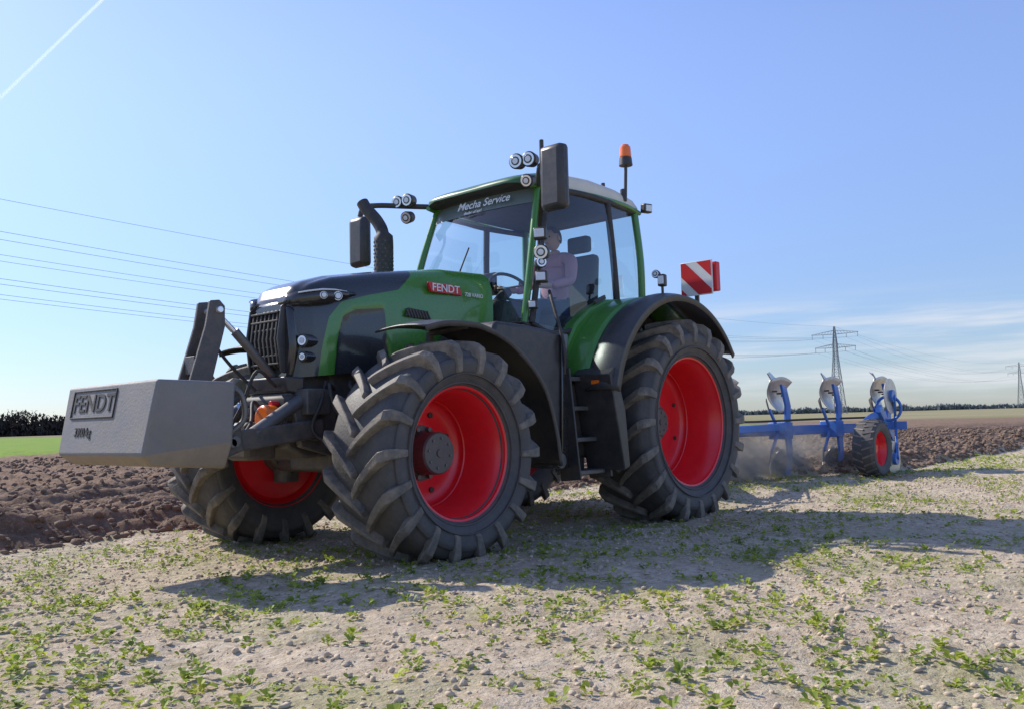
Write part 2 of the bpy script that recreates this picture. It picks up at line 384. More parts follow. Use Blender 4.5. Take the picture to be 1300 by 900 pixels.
    for i in range(8):
        t=2*math.pi*(i+.5)/8;q=(cx+(rr-.16)*math.cos(t),0,cz+(rr-.16)*math.sin(t));it.append(((q[0],y(dishw-.02),q[2]),(q[0],y(dishw+.004),q[2]),.02))
    multi("rim_holes",it,m_blackm,E,n=14)
    return E
FZ,RZ=.737,.894
wheel("front_wheel",2.9,1.033,FZ,.757,.441,.314,1,.238,-.17,18,.145,.03,T)
wheel("front_wheel",2.9,-1.033,FZ,.757,.441,.314,-1,.238,-.17,18,.145,.03,T)
wheel("rear_wheel",0,1.053,RZ,.924,.573,.33,1,.258,-.15,20,.13,-.06,T,.038,.055)
wheel("rear_wheel",0,-1.053,RZ,.924,.573,.33,-1,.258,-.15,20,.13,-.06,T,.038,.055)
# chassis
box("engine_block",(.6,3.2),(-.26,.26),(.62,1.35),m_cast,T,.03)
box("gearbox",(-.35,.9),(-.38,.38),(.6,1.35),m_cast,T,.05)
cyl("rear_axle",(0,-.95,RZ),(0,.95,RZ),.17,m_cast,T)
bar("front_axle_beam",(2.9,-.75,.70),(2.9,.75,.70),.2,.22,m_cast,T,.03)
for s in(1,-1):
    cyl("axle_knuckle",(2.9,s*.74,.5),(2.9,s*.74,.98),.10,m_cast,T)
    cyl("axle_drive",(2.9,s*.7,FZ),(2.9,s*.9,FZ),.16,m_cast,T,bevel=.02)
    cyl("steering_cylinder",(3.12,s*.15,.72),(3.12,s*.68,.72),.035,m_steel,T)
prism("front_frame",[(2.3,.75),(3.40,.72),(3.55,.80),(3.56,1.12),(3.46,1.32),(2.3,1.42)],-.24,.24,m_cast,T,.02)
box("front_bumper_block",(3.40,3.60),(-.30,.30),(.98,1.16),m_blackm,T,.03)
# hood
def hood_top(x): return np.interp(x,[1.65,2.14,2.76,3.2,3.38,3.47,3.53],[2.20,2.19,2.105,2.03,1.975,1.93,1.84])
def hood_hw(x): return np.interp(x,[1.65,2.6,3.15,3.3,3.4,3.48,3.53],[.46,.43,.40,.385,.355,.30,.22])
def hood_bot(x): return np.interp(x,[1.65,2.3,3.0,3.6],[1.62,1.45,1.32,1.27])
V=[];F=[];att=[]
xs=np.concatenate([np.linspace(1.66,3.2,80),np.linspace(3.22,3.53,30)])
npf=48
def inpoly(px,pz,poly):
    d=1e9;ins=False;n=len(poly)
    for i in range(n):
        x1,z1=poly[i];x2,z2=poly[(i+1)%n]
        ex,ez=x2-x1,z2-z1;t=max(0,min(1,((px-x1)*ex+(pz-z1)*ez)/(ex*ex+ez*ez+1e-12)))
        d=min(d,math.hypot(px-x1-ex*t,pz-z1-ez*t))
        if (z1>pz)!=(z2>pz) and px<(x2-x1)*(pz-z1)/(z2-z1)+x1: ins=not ins
    return d if ins else -d
gpoly=[(1.5,2.5),(2.30,2.5),(2.50,2.08),(2.66,1.95),(2.95,1.885),(3.18,1.82),(3.29,1.70),(3.34,1.50),(3.38,1.20),(1.5,1.2)]
dpoly=[(2.80,1.80),(3.05,1.775),(3.17,1.72),(3.22,1.55),(3.25,1.24),(3.05,1.10),(2.66,1.10),(2.78,1.45)]
for i,x in enumerate(xs):
    w=hood_hw(x);zt=hood_top(x);zb=hood_bot(x);
    for j in range(npf+1):
        a=math.pi*j/npf
        ca,sa=math.cos(a),math.sin(a)
        y=w*math.copysign(abs(ca)**.30,ca);zz=abs(sa)**.55
        z=zb+(zt-zb)*zz
        y*=1-.05*(1-zz)
        g=inpoly(x,z,gpoly);dk=inpoly(x,z,dpoly)
        if abs(y)>.25: y-=math.copysign(.012*float(sst(-.004,.010,dk)),y)
        z-=.012*math.exp(-((abs(y)-.24)/.03)**2)*(1 if zz>.8 else 0)*float(sst(1.7,2.2,x))
        V.append((x,y,z))
        att.append(min(g,-dk))
w_=npf+1
for i in range(len(xs)-1):
    for j in range(npf): F.append((i*w_+j,i*w_+j+1,(i+1)*w_+j+1,(i+1)*w_+j))
n0=(len(xs)-1)*w_;F.append(tuple(n0+j for j in range(w_)))
ob=mk("hood",V,F,m_green,T,smooth=50)
a=ob.data.attributes.new("sd",'FLOAT','POINT');a.data.foreach_set("value",np.array(att,dtype=np.float32))
def hoodmat():
    m=M("hood_paint",GREEN,.25,coat=.6,dust=.06);nt=m.node_tree;L=nt.links.new;b=nt.nodes["Principled BSDF"]
    at=nd(nt,"ShaderNodeAttribute");at.attribute_name="sd"
    st=nd(nt,"ShaderNodeMapRange");st.inputs[1].default_value=-.001;st.inputs[2].default_value=.001;L(at.outputs["Fac"],st.inputs[0])
    src=b.inputs["Base Color"].links[0].from_socket
    mx=nd(nt,"ShaderNodeMix",data_type='RGBA');mx.inputs[6].default_value=(.030,.033,.037,1);L(src,mx.inputs[7]);L(st.outputs[0],mx.inputs[0]);L(mx.outputs[2],b.inputs["Base Color"])
    return m
ob.data.materials.clear();ob.data.materials.append(hoodmat())
for s in(1,-1):
    y=s*.432
    prism("side_intake_slot",[(2.36,1.735),(2.40,1.80),(2.60,1.815),(2.63,1.75)],y-.012*s,y+.008*s,m_blackm,T,.003)
    items=[((2.38+.03*k_,y+.012*s,1.74),(2.41+.03*k_,y+.012*s,1.80),.004) for k_ in range(8)]
    multi("slot_bars",items,m_steel,T,n=6)
for s in(1,-1):
    rz=(rad(90),0,rad(180)) if s>0 else (rad(90),0,0)
    prism("logo_plate",[(2.03,1.955),(2.06,2.03),(2.40,2.03),(2.37,1.955)],s*.425,s*.452,m_redlogo,T,.003)
    text("logo_text","FENDT",.085,(2.215,s*.456,1.992),rz,m_white,T,.002,sx=1.15)
    text("model_text","728 VARIO",.045,(1.90,s*.458,1.965),rz,m_white,T,.001)
# nose
prism("nose_mask",[(-.25,1.78),(-.29,1.5),(-.24,1.26),(.24,1.26),(.29,1.5),(.25,1.78),(.12,1.83),(-.12,1.83)],3.42,3.54,m_gloss,T,.035,axis='x')
for k_ in range(7):
    yy=-.15+.05*k_
    prism("grille_fin",[(3.53,1.77),(3.565,1.73),(3.59,1.55),(3.565,1.36),(3.53,1.34)],yy-.010,yy+.010,m_blackm,T,.003)
for q_ in range(7):
    zz=1.38+.06*q_;box("grille_bar",(3.53,3.575),(-.17,.17),(zz-.007,zz+.007),m_blackm,T,.003)
for ys_ in((.185,.205),(-.205,-.185)): prism("grille_surround",[(3.50,1.80),(3.565,1.78),(3.60,1.55),(3.57,1.32),(3.50,1.30)],ys_[0],ys_[1],m_black,T,.006)
hexa("chin_guard",[(3.45,-.30,1.16),(3.45,-.31,1.28),(3.45,.30,1.16),(3.45,.31,1.28),(3.56,-.24,1.18),(3.58,-.25,1.29),(3.56,.24,1.18),(3.58,.25,1.29)],m_black,T,.015)
for s in(1,-1):
    pts=[(3.08,.412),(3.16,.409),(3.26,.400),(3.35,.378),(3.43,.338),(3.49,.290),(3.53,.22),(3.545,.13)]
    zl=[1.868,1.845,1.815,1.800,1.790,1.790,1.79,1.795];zh=[1.880,1.892,1.900,1.898,1.885,1.87,1.85,1.83]
    def band(name,off,a0,a1,i0,i1,mat):
        V=[];F=[]
        for i in range(i0,i1):
            x,y=pts[i];z0=zl[i]+(zh[i]-zl[i])*a0;z1=zl[i]+(zh[i]-zl[i])*a1;V+=[(x+off*.6,s*(y+off),z0),(x+off*.6,s*(y+off),z1)]
        for i in range(i1-i0-1):F.append((2*i,2*i+1,2*i+3,2*i+2))
        o=mk(name,V,F,mat,T,smooth=60);sd=o.modifiers.new("s","SOLIDIFY");sd.thickness=.008;sd.offset=0
    band("headlamp_housing",.010,-.10,1.10,0,8,m_gloss)
    band("headlamp_drl",.017,.86,.98,1,6,m_lens)
    for xx,yy,rr_ in((3.24,.402,.034),(3.345,.380,.028)):
        cyl("led_projector",(xx-.02,s*(yy-.05),1.852),(xx+.006,s*(yy+.020),1.850),rr_,m_chrome,T)
        cyl("led_ring",(xx+.006,s*(yy+.020),1.850),(xx+.008,s*(yy+.024),1.850),rr_*.8,m_gloss,T,bevel=.001);cyl("led_lens",(xx+.008,s*(yy+.024),1.850),(xx+.010,s*(yy+.028),1.850),rr_*.6,m_lens,T,bevel=.001)
    for zz,rr_ in((1.53,.034),(1.42,.024)):
        cyl("work_lamp",(3.36,s*.30,zz),(3.49,s*.335,zz),rr_+.014,m_gloss,T);cyl("work_lamp_ring",(3.49,s*.335,zz),(3.496,s*.337,zz),rr_,m_chrome,T,bevel=.001);cyl("work_lamp_lens",(3.496,s*.337,zz),(3.500,s*.338,zz),rr_*.6,m_lens,T,bevel=.001)
# front linkage
for s in(1,-1):
    bar("lower_link",(3.35,s*.36,.93),(4.22,s*.40,.84),.05,.13,m_cast,T,.012)
    cyl("lift_cylinder",(3.45,s*.30,1.14),(3.9,s*.37,.90),.045,m_steel,T)
    cyl("lift_cylinder_rod",(3.86,s*.365,.92),(4.0,s*.385,.85),.022,m_chrome,T)
    prism("link_bracket",[(3.2,.72),(3.5,.80),(3.56,1.05),(3.4,1.15),(3.2,1.1)],s*.30-.03,s*.30+.03,m_cast,T,.012)
    cyl("hydraulic_coupler",(3.60,s*.12,1.05),(3.64,s*.12,1.05),.03,m_black,T)
    cyl("coupler_knob",(3.60,s*.2,1.10),(3.66,s*.2,1.10),.022,m_redp if s>0 else m_blue,T)
    cyl("link_pin",(4.12,s*.33,.85),(4.12,s*.50,.85),.03,m_steel,T)
cyl("top_link_body",(3.50,.05,1.26),(3.84,.05,1.60),.032,m_steel,T);cyl("top_link_rod",(3.78,.05,1.54),(3.98,.05,1.72),.020,m_chrome,T)
for h_ in ([(3.58,.15,1.22),(3.76,.2,1.32),(3.84,.15,1.1),(3.9,.1,.95)],[(3.58,-.1,1.2),(3.75,-.15,1.38),(3.92,-.12,1.55)],[(3.3,.34,1.25),(3.4,.42,1.1),(3.45,.4,.9),(3.2,.5,.75)],[(3.1,.36,1.25),(3.2,.5,1.2),(3.1,.6,1.0),(2.95,.66,.85)],[(3.2,.3,1.2),(3.35,.45,1.22),(3.3,.5,1.0),(3.0,.55,.78)],[(3.5,.2,1.1),(3.65,.32,1.05),(3.6,.36,.9),(3.4,.38,.85)],[(3.56,.02,1.0),(3.7,.06,1.12),(3.82,.22,.98),(3.95,.34,.9)]):
    tube("hydraulic_hose",h_,.012,m_blackm,T)
box("valve_block",(3.30,3.50),(.22,.40),(1.02,1.20),m_cast,T,.012)
box("front_pto_guard",(3.56,3.80),(-.13,.13),(.72,.98),m_cast,T,.03)
cyl("pto_cap",(3.62,.20,1.00),(3.73,.20,1.00),.095,m_orange,T,bevel=.02)
# front fenders
fc=[(3.20,1.585),(3.08,1.615),(2.95,1.632),(2.69,1.63),(2.45,1.565),(2.28,1.477),(2.08,1.32),(1.94,1.14),(1.84,.85),(1.80,.60)]
for s in(1,-1):
    strip("front_fender",fc,s*.76,s*1.26,.014,m_black,T,crown=.02,lip=.035)
    bar("fender_bracket",(2.7,s*.72,1.0),(2.7,s*.78,1.59),.05,.04,m_cast,T);bar("fender_bracket",(2.7,s*.78,1.58),(2.7,s*1.15,1.60),.05,.03,m_cast,T)
    prism("side_tank_panel",[(2.30,1.68),(1.95,1.67),(1.47,1.63),(1.52,.58),(1.72,.56),(1.76,.85),(1.87,1.15),(2.02,1.34),(2.22,1.50),(2.34,1.56)],s*.48,s*1.06,m_black,T,.03)
    prism("side_panel_flange",[(1.47,1.62),(1.55,1.625),(1.60,.57),(1.515,.56)],s*1.06,s*1.085,m_gloss,T,.01)
    box("fuel_tank",(.75,1.5),(s*.40,s*.98),(.62,1.25),m_blackm,T,.05)
    for k_,zz in enumerate((.52,.78,1.03,1.27)):
        y1=1.16-.035*k_
        box("step_tread",(1.13,1.50),(s*(y1-.22),s*y1),(zz-.02,zz+.015),m_steel,T,.006)
        box("step_riser",(1.13,1.50),(s*(y1-.23),s*(y1-.215)),(zz,zz+.22),m_blackm,T,.004)
    bar("step_side",(1.11,s*1.10,.46),(1.11,s*1.02,1.34),.03,.22,m_black,T,up=(0,1,0));bar("step_side",(1.51,s*1.10,.46),(1.51,s*1.02,1.34),.02,.20,m_black,T,up=(0,1,0))
    cyl("reservoir",(1.62,s*.95,.62),(1.62,s*1.10,.62),.06,m_orange if s<0 else m_steel,T)
    tube("handrail",[(1.53,s*1.08,1.3),(1.56,s*1.1,1.55),(1.50,s*.95,1.9),(1.42,s*.86,2.0)],.014,m_blackm,T)
    c0=(.2,.90)
    arc=lambda r,a0,a1,n=10:[(c0[0]+r*math.cos(rad(a0+(a1-a0)*i/n)),c0[1]+r*math.sin(rad(a0+(a1-a0)*i/n))) for i in range(n+1)]
    strip("rear_fender_green",arc(1.125,20,128),s*.74,s*1.10,.02,m_green,T,crown=.012,k=4)
    strip("rear_fender_extension",arc(1.135,14,146,12),s*1.09,s*1.39,.014,m_black,T,crown=.03,lip=.05,k=4)
    prism("rear_fender_inner",arc(1.11,20,128)+[(-.55,1.2),(1.1,1.2)],s*.70,s*.745,m_blackm,T,.005)
    prism("fender_front_apron",[(1.30,1.30),(1.22,1.36),(1.10,1.0),(1.06,.55),(1.14,.52)],s*.98,s*1.36,m_black,T,.01)
    prism("cab_floor_side",[(1.62,1.75),(1.45,1.60),(1.30,1.30),(-.1,1.30),(-.1,1.9),(.4,1.95),(1.0,1.72)],s*.60,s*.74,m_blackm,T,.02)
    prism("fender_green_shoulder",[(1.28,1.36),(1.20,1.56),(1.05,1.76),(.85,1.90),(.60,2.0),(.2,2.035),(.2,1.9),(.8,1.6),(1.15,1.3)],s*.72,s*.85,m_green,T,.02)
    box("fender_reflector",(1.285,1.29),(s*1.16,s*1.24),(1.22,1.26),m_orange,T,.001)
# ---- cab
def P(s,x,y,z):return (x,s*y,z)
for s in(1,-1):
    A0,A1=P(s,1.57,.70,1.70),P(s,1.25,.625,2.97)
    B0,B1=P(s,.36,.80,1.92),P(s,.42,.765,2.94)
    C0,C1=P(s,-.16,.73,2.0),P(s,-.12,.70,2.96)
    Am=P(s,1.455,.70,2.3)
    tube("a_pillar",[A0,Am,A1],.031,m_green,T,n=10)
    tube("door_frame",[P(s,1.52,.745,1.74),P(s,1.40,.75,2.3),P(s,1.20,.705,2.93)],.026,m_blackm,T,n=8)
    tube("b_pillar",[B0,P(s,.40,.80,2.4),B1],.032,m_blackm,T,n=8)
    tube("c_pillar",[C0,P(s,-.15,.735,2.45),C1],.036,m_green,T,n=8)
    tube("door_sill",[P(s,1.52,.74,1.74),P(s,1.33,.80,1.66),P(s,1.0,.81,1.72),P(s,.70,.81,1.88),P(s,.36,.81,2.0)],.024,m_blackm,T,n=8)
    tube("door_top_frame",[P(s,1.20,.70,2.93),P(s,.8,.755,2.94),P(s,.42,.77,2.93),P(s,-.1,.71,2.93)],.028,m_blackm,T,n=8)
    V=[];F=[];nu,nv=10,8
    bot=[(1.52,.74,1.74),(1.33,.80,1.67),(1.0,.81,1.73),(.70,.81,1.88),(.36,.80,2.0)];top=[(1.20,.70,2.93),(1.0,.735,2.935),(.8,.755,2.94),(.6,.765,2.94),(.42,.768,2.93)]
    for i in range(nu+1):
        t=i/nu*4;a_=min(3,int(t));u=t-a_
        b0=Vector(bot[a_]).lerp(Vector(bot[a_+1]),u);t0=Vector(top[a_]).lerp(Vector(top[a_+1]),u)
        for j in range(nv+1):
            v=j/nv;p=b0.lerp(t0,v);p.y+=.03*math.sin(math.pi*v);V.append((p.x,s*p.y,p.z))
    for i in range(nu):
        for j in range(nv): F.append((i*(nv+1)+j,i*(nv+1)+j+1,(i+1)*(nv+1)+j+1,(i+1)*(nv+1)+j))
    mk("door_glass",V,F,m_glass,T,smooth=60)
    mk("rear_quarter_glass",[P(s,.33,.80,2.05),P(s,.39,.768,2.93),P(s,-.09,.71,2.93),P(s,-.13,.735,2.08)],[(0,1,2,3)],m_glass,T)
    bar("door_handle",P(s,.62,.85,2.02),P(s,.78,.85,1.96),.02,.04,m_black,T)
V=[];F=[];nu,nv=12,8
for i in range(nu+1):
    u=2*i/nu-1
    for j in range(nv+1):
        v=j/nv;x=1.57+(1.25-1.57)*v+.035*math.sin(math.pi*v)+.07*(1-u*u);y=u*(.69-.075*v);V.append((x,y,1.75+1.2*v))
for i in range(nu):
    for j in range(nv): F.append((i*(nv+1)+j,i*(nv+1)+j+1,(i+1)*(nv+1)+j+1,(i+1)*(nv+1)+j))
mk("windscreen",V,F,m_glass,T,smooth=60)
mk("rear_window",[(-.17,-.68,2.05),(-.17,.68,2.05),(-.13,.66,2.93),(-.13,-.66,2.93)],[(0,1,2,3)],m_glass,T)
tube("wiper",[(1.66,-.25,1.78),(1.64,-.05,2.1),(1.60,.12,2.45)],.007,m_blackm,T,n=6)
V=[];F=[]
for i in range(13):
    u=2*i/12-1
    for v in(.885,1.0):
        x=1.57+(1.25-1.57)*v+.035*math.sin(math.pi*v)+.07*(1-u*u)+.006;V.append((x,u*(.69-.075*v),1.75+1.2*v))
for i in range(12):F.append((2*i,2*i+1,2*i+3,2*i+2))
mk("sun_strip",V,F,M("sun_strip_film",(.16,.20,.19),.3),T,smooth=60)
text("dealer_text","Mecha Service",.105,(1.385,.10,2.885),(rad(75),0,rad(93)),m_white,T,.001,shear=.25)
text("dealer_text_small","dealer of agri",.04,(1.40,-.02,2.82),(rad(75),0,rad(92)),m_white,T,.001,shear=.25)
V=[];F=[];rx=[1.46,1.43,1.36,1.2,.95,.6,.2,-.1,-.22,-.27]
hwv=[.45,.56,.62,.66,.70,.74,.745,.72,.68,.60];zb=[2.985,2.97,2.96,2.965,2.97,2.97,2.965,2.955,2.945,2.94];zt=[3.01,3.04,3.07,3.115,3.155,3.165,3.14,3.09,3.05,3.0]
npf=24
for x,w,b0,t0 in zip(rx,hwv,zb,zt):
    for j in range(npf+1):
        a_=math.pi*j/npf;ca,sa=math.cos(a_),math.sin(a_)
        V.append((x,w*math.copysign(abs(ca)**.35,ca),b0+(t0-b0)*abs(sa)**.5))
w_=npf+1;mi=[]
for i in range(len(rx)-1):
    for j in range(npf):
        F.append((i*w_+j,i*w_+j+1,(i+1)*w_+j+1,(i+1)*w_+j));mi.append(1 if rx[i]>1.3 else 0)
    F.append((i*w_+npf,i*w_,(i+1)*w_,(i+1)*w_+npf));mi.append(2)
F.append(tuple(range(w_)));mi.append(1);F.append(tuple((len(rx)-1)*w_+j for j in range(w_)));mi.append(2)
mk("roof",V,F,None,T,smooth=45,mats=[m_cream,m_dgreen,m_blackm],midx=mi)
for s in(1,-1):
    tube("roof_rail",[P(s,1.40,.60,2.955),P(s,1.2,.665,2.955),P(s,.9,.725,2.955),P(s,.5,.762,2.955),P(s,.1,.762,2.945),P(s,-.2,.71,2.93)],.022,m_green,T,n=8)
# interior
box("cab_floor",(-.1,1.5),(-.62,.62),(1.32,1.42),m_blackm,T,.01)
box("dashboard",(1.05,1.45),(-.30,.30),(1.42,2.0),m_blackm,T,.06)
tube("steering_column",[(1.25,.02,1.9),(1.10,.02,2.05),(1.0,.02,2.13)],.05,m_blackm,T)
def ring(name,c,R,r,tilt,mat,parent):
    V=[];F=[];n,m=36,8
    for i in range(n):
        a_=2*math.pi*i/n
        for j in range(m):
            b_=2*math.pi*j/m;q=Vector(((R+r*math.cos(b_))*math.cos(a_),(R+r*math.cos(b_))*math.sin(a_),r*math.sin(b_)))
            q=Matrix.Rotation(tilt,3,'Y')@q;V.append(q+Vector(c))
    for i in range(n):
        for j in range(m):F.append((i*m+j,((i+1)%n)*m+j,((i+1)%n)*m+(j+1)%m,i*m+(j+1)%m))
    return mk(name,V,F,mat,parent,smooth=80)
ring("steering_wheel",(.97,.02,2.17),.19,.015,rad(-35),m_blackm,T)
bar("steering_spoke",(.97,-.17,2.17),(.97,.21,2.17),.03,.015,m_blackm,T)
box("seat_cushion",(.05,.62),(-.26,.26),(1.78,1.93),m_seat,T,.05)
box("seat_base",(.15,.55),(-.2,.2),(1.42,1.78),m_blackm,T,.04)
hexa("seat_back",[(-.10,-.26,1.9),(-.22,-.22,2.6),(-.10,.26,1.9),(-.22,.22,2.6),(.06,-.26,1.9),(-.10,-.22,2.6),(.06,.26,1.9),(-.10,.22,2.6)],m_seat,T,.05)
box("headrest",(-.20,-.10),(-.13,.13),(2.63,2.80),m_seat,T,.03)
box("armrest_console",(.2,.75),(-.48,-.34),(1.95,2.06),m_black,T,.03)
bar("terminal_screen",(.86,-.40,2.14),(.86,-.40,2.36),.04,.30,m_gloss,T,up=(0,1,0))
box("rear_cab_wall",(-.17,-.12),(-.68,.68),(1.35,2.04),m_blackm,T,.01)
box("firewall",(1.46,1.60),(-.66,.66),(1.35,1.76),m_blackm,T,.02)
# exhaust
tube("exhaust_stack",[(2.04,-.50,2.0),(2.04,-.50,2.3),(2.04,-.50,2.58),(2.05,-.56,2.72),(2.08,-.68,2.86),(2.09,-.72,2.92)],lambda t:.085 if t<.42 else .055,m_blackm,T,n=18)
it=[]
for i in range(12):
    for k_ in range(9):
        a_=2*math.pi*(i+.5*(k_%2))/12;d=Vector((math.cos(a_),math.sin(a_),0));c_=Vector((2.04,-.5,2.26+.034*k_));it.append((c_+d*.080,c_+d*.0875,.009))
multi("exhaust_guard_perforations",it,m_gloss,T,n=6)
# mirrors + arms + work lights
def lamp(c,d,r=.055,name="work_light",L=.10):
    c=Vector(c);d=Vector(d).normalized();cyl(name,c-d*L*.6,c+d*L*.4,r*.95,m_black,T,r1=r*1.12,bevel=.01)
    cyl(name+"_reflector",c+d*L*.4,c+d*(L*.4+.004),r*.92,m_chrome,T,bevel=.001)
    cyl(name+"_led",c+d*L*.4,c+d*(L*.4+.007),r*.62,m_gloss,T,bevel=.001);cyl(name+"_lens",c+d*L*.4,c+d*(L*.4+.010),r*.42,m_lens,T,bevel=.001)
def lampbox(c,d,w,h,t=.07,name="work_light"):
    c=Vector(c);dd,a_,b_=frame(d)
    v=[c+dd*x*t/2+a_*y*w/2+b_*z*h/2 for x in(-1,1) for y in(-1,1) for z in(-1,1)]
    hexa(name,v,m_black,T,.012);c2=c+dd*(t/2+.004)
    v=[c2+dd*x*.006+a_*y*w*.38+b_*z*h*.34 for x in(-1,1) for y in(-1,1) for z in(-1,1)];hexa(name+"_lens",v,m_lens,T,.004)
fwd=(1,.25,-.1)
def mirror(cx,cy,z0,z1,s):
    hexa("mirror_housing",[(cx-.05,cy-.125,z0+.02),(cx-.05,cy-.125,z1-.02),(cx-.05,cy+.125,z0+.02),(cx-.05,cy+.125,z1-.02),(cx+.06,cy-.11,z0+.03),(cx+.06,cy-.11,z1-.03),(cx+.06,cy+.11,z0+.03),(cx+.06,cy+.11,z1-.03)],m_black,T,.04,)
    box("mirror_glass",(cx-.056,cx-.052),(cy-.085,cy+.085),(z0+.05,z1-.05),m_chrome,T,.001)
mirror(1.71,1.18,2.55,3.12,1)
tube("mirror_arm",[(1.28,.66,2.96),(1.5,.85,2.97),(1.68,1.02,2.97),(1.71,1.13,2.95)],.024,m_black,T)
cyl("mirror_post",(1.70,1.05,2.80),(1.70,1.05,3.17),.018,m_black,T)
lamp((1.70,.93,3.035),fwd,.058);lamp((1.74,.83,3.03),fwd,.058);lamp((1.70,.90,2.87),(1,.3,-.3),.050)
mirror(1.72,-1.22,2.42,2.95,-1)
tube("mirror_arm",[(1.28,-.66,3.0),(1.45,-.88,3.02),(1.62,-1.05,3.03),(1.70,-1.18,3.02),(1.72,-1.22,2.93)],.026,m_black,T)
lamp((1.46,-.80,3.06),fwd,.058);lamp((1.48,-.92,3.06),fwd,.056);lamp((1.46,-.82,2.90),(1,.3,-.3),.055)
tube("light_bracket",[(1.48,.80,2.05),(1.52,.84,2.25),(1.48,.82,2.50)],.016,m_black,T)
lampbox((1.54,.88,2.46),(1,.45,0),.11,.10);lamp((1.55,.90,2.30),(1,.5,-.1),.06);lampbox((1.55,.89,2.10),(1,.5,0),.10,.095);lamp((1.55,.88,2.22),(.6,.8,0),.045)
lampbox((1.56,.80,1.88),(1,.5,0),.07,.07)
lampbox((-.22,.78,2.97),(.3,1,-.1),.10,.09);lampbox((-.26,-.6,3.02),(-1,0,0),.12,.09)
lampbox((.25,1.22,2.16),(1,.2,0),.07,.11);cyl("marker_post",(.25,1.22,2.0),(.25,1.22,2.12),.012,m_black,T);lamp((.22,1.14,2.23),(1,.2,0),.035,"marker_light",.06)
cyl("beacon_pole",(.08,.74,3.0),(.08,.76,3.36),.016,m_black,T);cyl("beacon_bracket",(.08,.72,3.0),(.08,.72,3.12),.03,m_black,T)
cyl("beacon_base",(.08,.76,3.34),(.08,.76,3.42),.066,m_black,T,r1=.058);cyl("beacon_lamp",(.08,.76,3.42),(.08,.76,3.53),.058,m_orange,T,r1=.05,bevel=.012);cyl("beacon_cap",(.08,.76,3.53),(.08,.76,3.545),.035,m_orange,T)
cyl("beacon_lamp",(.55,-.62,3.13),(.55,-.62,3.27),.05,m_orange,T,bevel=.012)
cyl("antenna",(.1,.5,3.1),(.1,.5,3.22),.02,m_black,T)
# warning sign
SX=-.45
box("sign_board",(SX-.01,SX+.008),(1.00,1.34),(2.09,2.42),m_white,T,.003)
def clip(poly,ax,val,keep):
    o=[]
    for i in range(len(poly)):
        a_,b_=poly[i],poly[(i+1)%len(poly)];ia=(a_[ax]-val)*keep>=0;ib=(b_[ax]-val)*keep>=0
        if ia:o.append(a_)
        if ia!=ib:
            t=(val-a_[ax])/(b_[ax]-a_[ax]);o.append((a_[0]+(b_[0]-a_[0])*t,a_[1]+(b_[1]-a_[1])*t))
    return o
for k_ in range(-5,6):
    u=1.36+k_*.30;pl=[(u-.07,2.0),(u+.11,2.0),(u+.11-.5,2.5),(u-.07-.5,2.5)]
    for ax,val,kp in((0,1.008,1),(0,1.332,-1),(1,2.098,1),(1,2.412,-1)):
        if len(pl)>2: pl=clip(pl,ax,val,kp)
    if len(pl)>2:
        V=[(SX+.012,a_,b_) for a_,b_ in pl];mk("sign_stripe",V,[tuple(range(len(pl)))],m_redp,T)
box("tail_lamp",(SX-.10,SX-.02),(1.27,1.37),(2.12,2.40),m_redp,T,.01)
bar("sign_arm",(SX-.03,1.15,1.95),(SX-.03,1.15,2.12),.04,.03,m_black,T)
for s in(1,-1):
    bar("rear_lower_link",(-.3,s*.35,.62),(-1.35,s*.45,.62),.05,.10,m_cast,T);bar("lift_rod",(-.5,s*.4,1.35),(-.9,s*.42,.65),.05,.05,m_cast,T)
cyl("rear_top_link",(-.35,0,1.15),(-1.4,0,1.2),.035,m_steel,T)

# ------------------------------------------------------------ ballast weight
W=empty("ballast_weight")
xf0,xf1=4.66,4.74
V=[(4.16,-.6,1.225),(4.16,.6,1.225),(xf0,.6,1.235),(xf0,-.6,1.235),
   (4.18,-.6,.86),(4.18,.6,.86),(xf1,.58,.80),(xf1,-.58,.80),
   (4.20,-.55,.70),(4.20,.55,.70),(4.66,.52,.735),(4.66,-.52,.735)]
F=[(0,1,2,3),(0,3,7,4),(1,5,6,2),(2,6,7,3),(0,4,5,1),(4,7,11,8),(5,9,10,6),(6,10,11,7),(4,8,9,5),(8,11,10,9)]
mk("weight_body",V,F,None,W,bevel=.018,mats=[m_weight,m_weightd],midx=[0]*5+[1]*5,seg=3)
tilt=math.atan2(xf1-xf0,1.235-.80)
text("weight_lettering","FENDT",.155,(4.684,-.18,1.115),(rad(90)-tilt,0,rad(90)),m_blackm,W,.004,sx=1.2)
text("weight_mass","3300 kg",.075,(4.716,-.26,.94),(rad(90)-tilt,0,rad(90)),m_blackm,W,.004)
for z0,z1,y0,y1 in((1.03,1.20,-.48,.12),):
    for a_,b_ in(((y0,z0),(y1,z0)),((y1,z0),(y1,z1)),((y1,z1),(y0,z1)),((y0,z1),(y0,z0))):
        fx=lambda z:4.66+.08*(1.235-z)/.435+.003
        bar("lettering_frame",(fx(a_[1]),a_[0],a_[1]),(fx(b_[1]),b_[0],b_[1]),.010,.010,m_blackm,W,.002)
for yy in(.075,-.075):
    prism("mast_plate",[(4.20,1.20),(4.04,1.20),(3.93,1.62),(3.93,1.76),(3.97,1.80),(4.04,1.79),(4.07,1.62)],yy-.014,yy+.014,m_cast,W,.006)
cyl("mast_pin",(3.98,-.12,1.73),(3.98,.12,1.73),.022,m_chrome,W)
box("mast_crossplate",(4.06,4.14),(-.06,.06),(1.30,1.42),m_cast,W,.004)
for s in(1,-1):
    prism("coupling_ear",[(4.20,.98),(4.04,.95),(4.02,.80),(4.20,.74)],s*.43-.03,s*.43+.03,m_cast,W,.01)
